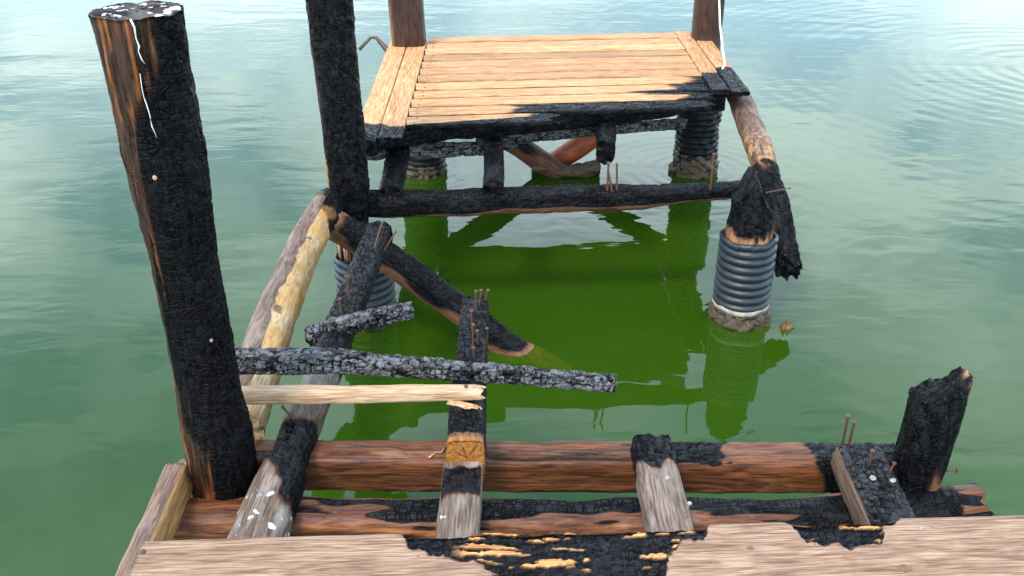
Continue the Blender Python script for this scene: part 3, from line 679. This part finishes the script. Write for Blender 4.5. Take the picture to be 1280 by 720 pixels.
# strip of bark left on its outer side
def bark_strip():
    V, F, ns, na = [], [], 90, 14
    keys = [(0.0, *P(300, 540, y=2.34)), (0.41, *P(345, 395, y=3.12)), (0.75, *P(380, 312, y=3.8)), (1.0, *P(413, 252, y=4.28))]
    for i in range(ns + 1):
        u = 0.02 + 0.93 * i / ns; c = Vector(lerp_keys(keys, u))
        d = (Vector(lerp_keys(keys, min(1, u + 0.02))) - Vector(lerp_keys(keys, max(0, u - 0.02)))).normalized()
        fr = frame_of(c, c + d).to_3x3()
        e0 = 100 + 12 * NZ((u * 7, 0, 0), 1, 1, 1, 3) + 7 * NZ((u * 30, 0, 0), 1)
        for j in range(na + 1):
            a = R(-50 + (e0 + 50) * j / na)
            r = 0.0735 * (0.94 + 0.08 * SS(0, 0.4, u)) + 0.006 + 0.006 * NZ((u * 12, a, 0), 1, 2, 1, 8) - (0.006 if j in (0, na) else 0)
            V.append((c + fr @ Vector((0, math.cos(a) * r, math.sin(a) * r)))[:])
    w = na + 1
    for i in range(ns):
        for j in range(na): F.append((i * w + j, i * w + j + 1, (i + 1) * w + j + 1, (i + 1) * w + j))
    m = WM[log]; mi = m.inverted()
    return mesh_obj('bark', [(mi @ Vector(q))[:] for q in V], F, M_BARK, m, log)
bark_strip()
def knot(px, py, r, log=log):
    h = onto(log, px, py)
    if h is None: return
    n = h[1] if h[1].dot(CAM - h[0]) > 0 else -h[1]; m = frame_of(h[0], h[0] + n); V, F, k = [], [], 20
    for x, rr in ((-0.006, 1.35), (0.0005, 1.2), (0.0016, 0.95), (-0.0005, 0.8), (0.001, 0.5), (0.0005, 0.2)):
        for i in range(k):
            a = 2 * math.pi * i / k; q = r * rr * (1 + 0.12 * NZ((math.cos(a), math.sin(a), 0), 1.5)); V.append((x, q * math.cos(a) * 1.35, q * math.sin(a)))
    for j in range(5):
        for i in range(k): F.append((j * k + i, j * k + (i + 1) % k, (j + 1) * k + (i + 1) % k, (j + 1) * k + i))
    F.append(tuple(range(5 * k, 6 * k)))
    mesh_obj('knot', V, F, M_KNOT, m, log)
knot(349, 386, 0.017); knot(385, 297, 0.010)

stringer = timber('stringer', [(-0.66, 1.30, 0.765), (-0.655, 1.8, 0.765), (-0.62, 2.45, 0.775), (-0.60, 3.1, 0.765), (-0.575, 3.78, 0.745)], 0.135, 0.13, M_JOIST, n=2.6, step=0.01, around=60, seed=95,
       char=lambda p, n, u: max(SS(2.02, 2.10, p.y + 0.10 * n.x + 0.05 * NZ(p, 14, 14, 14, 3)) * SS(2.34, 2.27, p.y), SS(2.55, 2.75, p.y + 0.12 * NZ(p, 8, 8, 8, 6)), 0.9 * SS(1.9, 2.0, p.y) * SS(2.2, 2.1, p.y) * SS(0.1, 0.5, n.x)),
       loss=lambda p, n, u: 0.014 * SS(2.12, 2.14, p.y) * SS(2.30, 2.27, p.y) + 0.012 * SS(2.27, 2.30, p.y),
       white=lambda p, n, u: SS(2.05, 1.96, p.y) * 0.72, camp=0.010, block=(0.024, 0.026), jag=(0, 0.012))
tag(stringer, 'long round joist splashed with bird droppings then charred black toward its far end', 'joist')
for px, py, d, l in ((468, 306, (0.35, 0.3, 1), 0.11), (480, 310, (0.5, 0.1, 0.8), 0.10), (437, 372, (-0.05, 0, 1), 0.10), (427, 392, (0, 0, 1), 0.07), (312 + 55, 520, (-0.5, 0, 0.8), 0.05)):
    dd = 3.7 if py < 330 else (3.1 if py < 380 else (2.95 if py < 400 else 2.3))
    nail_at(stringer, px, py + 4, d, l, r=0.0035)
for px, py in ((313, 598), (324, 620)): screw_at(stringer, px, py)

db = timber('charred_beam', [P(418, 280, y=4.12), P(480, 318, y=4.12), P(560, 376, y=4.08), P(645, 440, y=4.03), P(705, 470, z=-0.22)], 0.125, 0.13, M_CHAR, n=3.2, step=0.012, around=56, seed=99,
       char=lambda p, n, u: SS(-0.55, -0.05, n.z + 0.25 * NZ(p, 6, 6, 6, 3)) * SS(0.0, 0.05, p.z), fresh=lambda p, n, u: max(SS(0.03, 0.0, u) * 0.7, 0.7 * SS(0.03, -0.02, p.z)), camp=0.008, block=(0.024, 0.022), roll=0.35, jag=(0.012, 0.01))
tag(db, 'charred beam slanting down into the green water', 'beam')
cb = timber('charred_chunk', [P(386, 421, y=2.86), P(445, 404, y=2.87), P(514, 388, y=2.90)], 0.105, 0.065, M_ASH, n=3.4, step=0.006, around=64, seed=103, flat=True, char=full, camp=0.018, block=(0.026, 0.034), warp=0.006,
       roll=-0.25, jag=(0.008, 0.012), scale=[(0, 0.9, 1), (0.7, 1, 1), (1, 0.7, 0.8)])
tag(cb, 'short chunk of deeply cracked charred board lying on the round joist', 'charred board')
cp = timber('charred_plank', [P(284, 452, y=2.46), P(420, 452, y=2.44), P(560, 463, y=2.43), P(680, 472, y=2.43), P(768, 479, y=2.43)], 0.085, 0.062, M_ASH, n=4, step=0.006, around=72, seed=104, flat=True, char=full, camp=0.014,
       block=(0.030, 0.030), warp=0.006, roll=-0.2, jag=(0.01, 0.012), scale=[(0, 1.1, 1.15), (0.4, 1, 0.98), (0.62, 0.88, 0.8), (1, 0.82, 0.72)])
tag(cp, 'long ashen charred plank lying across the joists above the pale stick', 'charred plank')
stk = timber('split_stick', [P(286, 494, y=2.31), P(420, 493, y=2.30), P(598, 490, y=2.29)], 0.05, 0.042, M_STICK, n=3.5, step=0.012, around=40, seed=106, warp=0.003, fibre=0.002, jag=(0.0, 0.02), jagf=60,
       scale=[(0, 1, 1.1), (0.3, 1, 1.1), (1, 0.95, 0.9)])
tag(stk, 'pale freshly split stick lying across the joists', 'stick')
sp = timber('splinter', [P(560, 500, y=2.28), P(596, 513, y=2.25)], 0.03, 0.02, M_STICK, n=2.5, step=0.006, around=24, seed=107, parent=stk, fresh=lambda p, n, u: SS(-0.1, 0.15, NZ(p, 60, 60, 60, 2)), jag=(0.02, 0.02), jagf=80)

# ------------------------------------------------------------------ near frame: two cross beams
def b2_char(p, n, u):
    c = SS(0.84, 0.94, p.x + 0.06 * NZ(p, 12, 12, 12, 3))
    c = max(c, SS(0.0, 0.10, n.z - 0.55 + 0.5 * NZ(p, 14, 18, 18, 4)) * SS(0.40, 0.46, p.x) * SS(0.68, 0.60, p.x + 0.08 * NZ(p, 20, 20, 20, 6)) * 0.95)
    c = max(c, 0.42 * SS(0.1, 0.3, NZ(p, 3, 30, 30, 8)) * SS(0.3, 0.7, n.z))
    return c
b2 = timber('cross_beam', [(-0.76, 2.262, 0.690), (0.1, 2.258, 0.688), (1.13, 2.252, 0.686)], 0.115, 0.125, M_BEAM, n=5, step=0.01, around=72, seed=110, char=b2_char, camp=0.006, block=(0.022, 0.02), warp=0.004, fibre=0.002,
       white=None)
tag(b2, 'square reddish brown cross beam under the joists on the water side', 'beam')
def b1_char(p, n, u):
    nz = NZ(p, 2.2, 20, 20, 5) + 0.5 * NZ(p, 9, 40, 40, 7)
    c = SS(-0.05, 0.35, nz + 0.75 * (n.z - 0.55) + 0.0) * SS(-0.66, -0.52, p.x)
    c = max(c, SS(0.95, 1.05, p.x) * SS(0.0, 0.4, n.z) * SS(1.24, 1.19, p.x))
    return c
def b1_fresh(p, n, u): return 0.85 * SS(0.02, 0.28, NZ(p, 3.5, 46, 46, 17) + 0.06) * SS(-0.6, -0.5, p.x) * SS(0.75, 0.4, n.z) * SS(-0.35, 0.0, n.z) * SS(1.1, 1.0, p.x)
b1 = timber('cross_beam', [(-0.905, 2.015, 0.685), (0.0, 2.012, 0.685), (0.8, 2.015, 0.685), (1.285, 2.06, 0.70)], 0.13, 0.125, M_BEAM, n=2.5, step=0.01, around=72, seed=112, char=b1_char, fresh=b1_fresh, camp=0.0012, block=(0.03, 0.02),
       warp=0.007, fibre=0.003, jag=(0.006, 0.03))
tag(b1, 'round scorched cross beam with orange streaks nearest the plank', 'beam')

splash_pts = [onto(b2, *q) for q in ((536, 573), (545, 566), (552, 566), (556, 560))]
tube('splinter', [h[0] + Vector((0, -0.003, 0.004)) for h in splash_pts if h], 0.0028, M_STICK, b2, 6)

# joists
j2 = timber('joist', [(-0.137, 1.30, 0.787), (-0.137, 1.8, 0.787), (-0.135, 2.106, 0.787)], 0.108, 0.085, M_JOIST, n=7, step=0.009, around=64, seed=115,
       char=lambda p, n, u: SS(1.93, 2.0, p.y + 0.05 * NZ(p, 20, 14, 20, 3)) * SS(2.095, 2.06, p.y + 0.02 * NZ(p, 30, 30, 30)) * SS(0.2, 0.6, n.z), camp=0.003, block=(0.026, 0.03), warp=0.002, jag=(0, 0),
       white=lambda p, n, u: 1.2 * SS(0.05, 0.02, math.dist((p.x, p.y), (-0.165, 1.865))))
tag(j2, 'short grey weathered square joist charred at its outer end under a raised black joist', 'joist')
j2b = timber('joist', [(-0.128, 2.10, 0.822), (-0.130, 2.5, 0.826), (-0.128, 2.90, 0.845)], 0.105, 0.16, M_CHARJ, n=7, step=0.009, around=72, seed=116,
       char=lambda p, n, u: SS(2.125, 2.15, p.y + 0.01 * NZ(p, 40, 40, 40)) if n.y > -0.8 else 0.12, fresh=lambda p, n, u: 0.9 * SS(2.125, 2.11, p.y),
       camp=0.008, block=(0.024, 0.024), warp=0.003, scale=[(0, 1, 1), (0.3, 1, 1), (0.45, 0.95, 0.92), (1, 0.88, 0.9)], jag=(0.0, 0.006))
tag(j2b, 'raised black charred joist studded with rusty nails and an orange sawn end', 'joist')
for q in ([(-0.122, 0.842), (-0.133, 0.872), (-0.140, 0.899)], [(-0.122, 0.842), (-0.098, 0.885), (-0.092, 0.896)], [(-0.124, 0.845), (-0.150, 0.862), (-0.158, 0.870)]):
    tube('drying_crack', [(x_, 2.0995, z_) for x_, z_ in q], [0.0008, 0.0022, 0.0010], M_WIRE, j2b, 6)
for px, py, l, dx_ in ((594, 388, 0.075, 0.05), (599, 382, 0.06, 0.12), (590, 415, 0.08, 0.0), (591, 436, 0.09, 0.02), (597, 430, 0.05, 0.0), (592, 448, 0.04, 0.0), (583, 470 + 30, 0.05, 0.0), (609, 430, 0.06, 0.0), (606, 375, 0.04, 0.3)):
    nail_at(j2b, px, py, (dx_, -0.05, 1), l, r=0.0028)
j3 = timber('joist', [(0.395, 1.30, 0.787), (0.402, 1.8, 0.787), (0.398, 2.225, 0.79)], 0.115, 0.085, M_JOIST, n=6, step=0.009, around=64, seed=118,
       char=lambda p, n, u: SS(2.07, 2.13, p.y + 0.04 * NZ(p, 24, 14, 24, 5)), camp=0.013, block=(0.026, 0.024), warp=0.003, jag=(0, 0.015),
       loss=lambda p, n, u: -0.003 * SS(2.10, 2.16, p.y) * SS(0.2, 0.7, n.z))
tag(j3, 'grey split joist with a burnt curled black outer end and a bright screw', 'joist')
nail_at(j3, 852, 588, (0.1, 0.1, 1), 0.035, r=0.0028, mat=M_STEEL)
screw_at(j3, 834, 598)
nail_at(j3, 857, 648, (0.15, 0.1, 1), 0.045, r=0.0024, mat=M_STEEL)
j4 = timber('joist', [(0.955, 1.35, 0.787), (0.962, 1.8, 0.787), (0.972, 2.16, 0.79)], 0.135, 0.095, M_JOIST2, n=5, step=0.006, around=72, seed=120, flat=True,
       char=lambda p, n, u: SS(1.80, 1.86, p.y + 0.03 * NZ(p, 20, 20, 20, 3)) * SS(-0.75, -0.45, n.x + 0.2 * NZ(p, 14, 14, 14)), camp=0.011, block=(0.022, 0.036), warp=0.003, jag=(0, 0.01))
tag(j4, 'wide cracked black charred joist with round screw heads beside the split stump', 'joist')
for px, py in ((1091, 598), (1116, 601)): screw_at(j4, px, py, 0.0095)
nail_at(j4, 1086, 582, (0.03, 0, 1), 0.05, r=0.003); nail_at(j4, 1112, 590, (0.25, 0, 1), 0.03, r=0.003)
nail_at(b2, 1052, 560, (0.0, 0, 1), 0.115, r=0.0040, head=0.009); nail_at(b2, 1059, 564, (0.03, 0, 1), 0.105, r=0.0040, head=0.009)

# edge board on the left
eb = timber('edge_board', [(-0.905, 1.35, 0.785), (-0.905, 1.75, 0.785), (-0.915, 2.08, 0.785)], 0.06, 0.115, M_BARK, n=7, step=0.012, around=48, seed=122, warp=0.005,
       fresh=lambda p, n, u: 0.8 * SS(0.3, 0.7, n.x + 0.2 * NZ(p, 10, 10, 10)), char=lambda p, n, u: SS(2.05, 2.10, p.y + 0.03 * NZ(p, 20, 20, 20)) * 0.7)
tag(eb, 'brown edge board running under the near plank to the tall post', 'board')
tag(timber('bark_shard', [P(210, 606, y=2.12), P(236, 578, y=2.2)], 0.05, 0.014, M_BARK, n=3, step=0.006, around=30, seed=123, warp=0.006, jag=(0.015, 0.01)), 'curled grey bark shard wedged beside the foot of the tall post', 'bark')

# ------------------------------------------------------------------ near plank
PA, PB = P(180, 675, z=DECK), P(1280, 642, z=DECK)
pdir = (PB - PA).normalized(); PB2 = PA + pdir * 2.45
def far_edge(x): return PA.y + (x - PA.x) * pdir.y / pdir.x
keysA = [(-0.30, -0.03), (-0.262, 0.0), (-0.24, 0.055), (-0.17, 0.075), (-0.08, 0.10), (0.0, 0.16), (0.15, 0.22), (0.33, 0.21), (0.365, 0.10), (0.40, 0.05), (0.455, 0.045), (0.475, 0.0), (0.51, -0.03)]
keysB = [(0.64, -0.03), (0.675, 0.0), (0.70, 0.065), (0.80, 0.085), (0.875, 0.075), (0.90, 0.02), (0.93, 0.01), (0.97, -0.03)]
def burn(p):
    t = far_edge(p.x) - p.y; nz = 0.020 * NZ(p, 26, 26, 26, 2) + 0.012 * NZ(p, 70, 70, 70, 3)
    return max(SS(0.022, -0.012, t - lerp_keys(keysA, p.x)[0] + nz), SS(0.018, -0.010, t - lerp_keys(keysB, p.x)[0] + nz * 0.7))
def plank_char(p, n, u): return burn(p)
def plank_fresh(p, n, u):
    if n.z < 0.3: return 0.0
    t = far_edge(p.x) - p.y
    c = burn(p)
    v = NZ(p, 8, 62, 1, 41) + 0.45 * NZ(p, 30, 120, 1, 43) + 0.26 * math.exp(-((p.x + 0.04) / 0.07) ** 2) + 0.22 * math.exp(-((p.x - 0.40) / 0.05) ** 2) - 0.06
    a = SS(0.27, 0.33, v) * SS(0.6, 0.9, c) * SS(-0.16, -0.10, p.x) * SS(0.46, 0.42, p.x)
    band = SS(0.11, 0.08, abs(t - 0.065))
    b = SS(0.2, 0.28, v) * SS(0.6, 0.9, c) * SS(0.70, 0.73, p.x) * SS(0.05, 0.02, abs(t - 0.045))
    return max(a * band, b)
def plank_loss(p, n, u):
    c = burn(p)
    if c <= 0: return 0.0
    t = far_edge(p.x) - p.y; f = plank_fresh(p, n, u)
    return c * (0.009 + 0.006 * NZ(p, 12, 20, 1, 6) - 0.006 * f + (0.005 * SS(0.06, 0.0, t) if p.x < 0.6 else 0.004))
off = Vector((pdir.y, -pdir.x, 0))
def dock_plank(i, label):
    w = 0.205; c = off * (w / 2 + i * (w + 0.008)); z = Vector((0, 0, -0.02))
    o = timber('dock_plank', [PA + c + z + pdir * (0.0 if i == 0 else 0.012 * i), PB2 + c + z], w, 0.04, M_PLANK, n=12, step=0.007 if i == 0 else 0.05, around=110 if i == 0 else 24, seed=130 + i, warp=0.0012, fibre=0.0008,
               char=plank_char if i == 0 else None, fresh=plank_fresh if i == 0 else None, loss=plank_loss if i == 0 else None, camp=0.006, block=(0.024, 0.022), jag=(0.001, 0.001))
    return tag(o, label, 'plank', 'planks of the near deck')
pk = dock_plank(0, 'wide weathered plank with burnt hollows and orange splinters along its edge')
dock_plank(1, 'plain unburnt weathered deck plank alongside the burnt plank')
knot(1131, 711, 0.010, pk); knot(938, 685, 0.006, pk)
for px, py in ((174, 681), (179, 690)): screw_at(pk, px, py, 0.007, M_NAIL)
screw_at(pk, 1152, 660, 0.007)
# sunken log end beside the pile
tag(timber('sunken_timber', [P(985, 409, z=0.01), (X3 + 0.10, Y3 + 0.10, -0.30)], 0.07, 0.06, M_MOSS, n=3, step=0.012, around=32, seed=140, warp=0.008, jag=(0.02, 0.0)), 'brown waterlogged timber end breaking the surface beside the ribbed pile', 'timber')
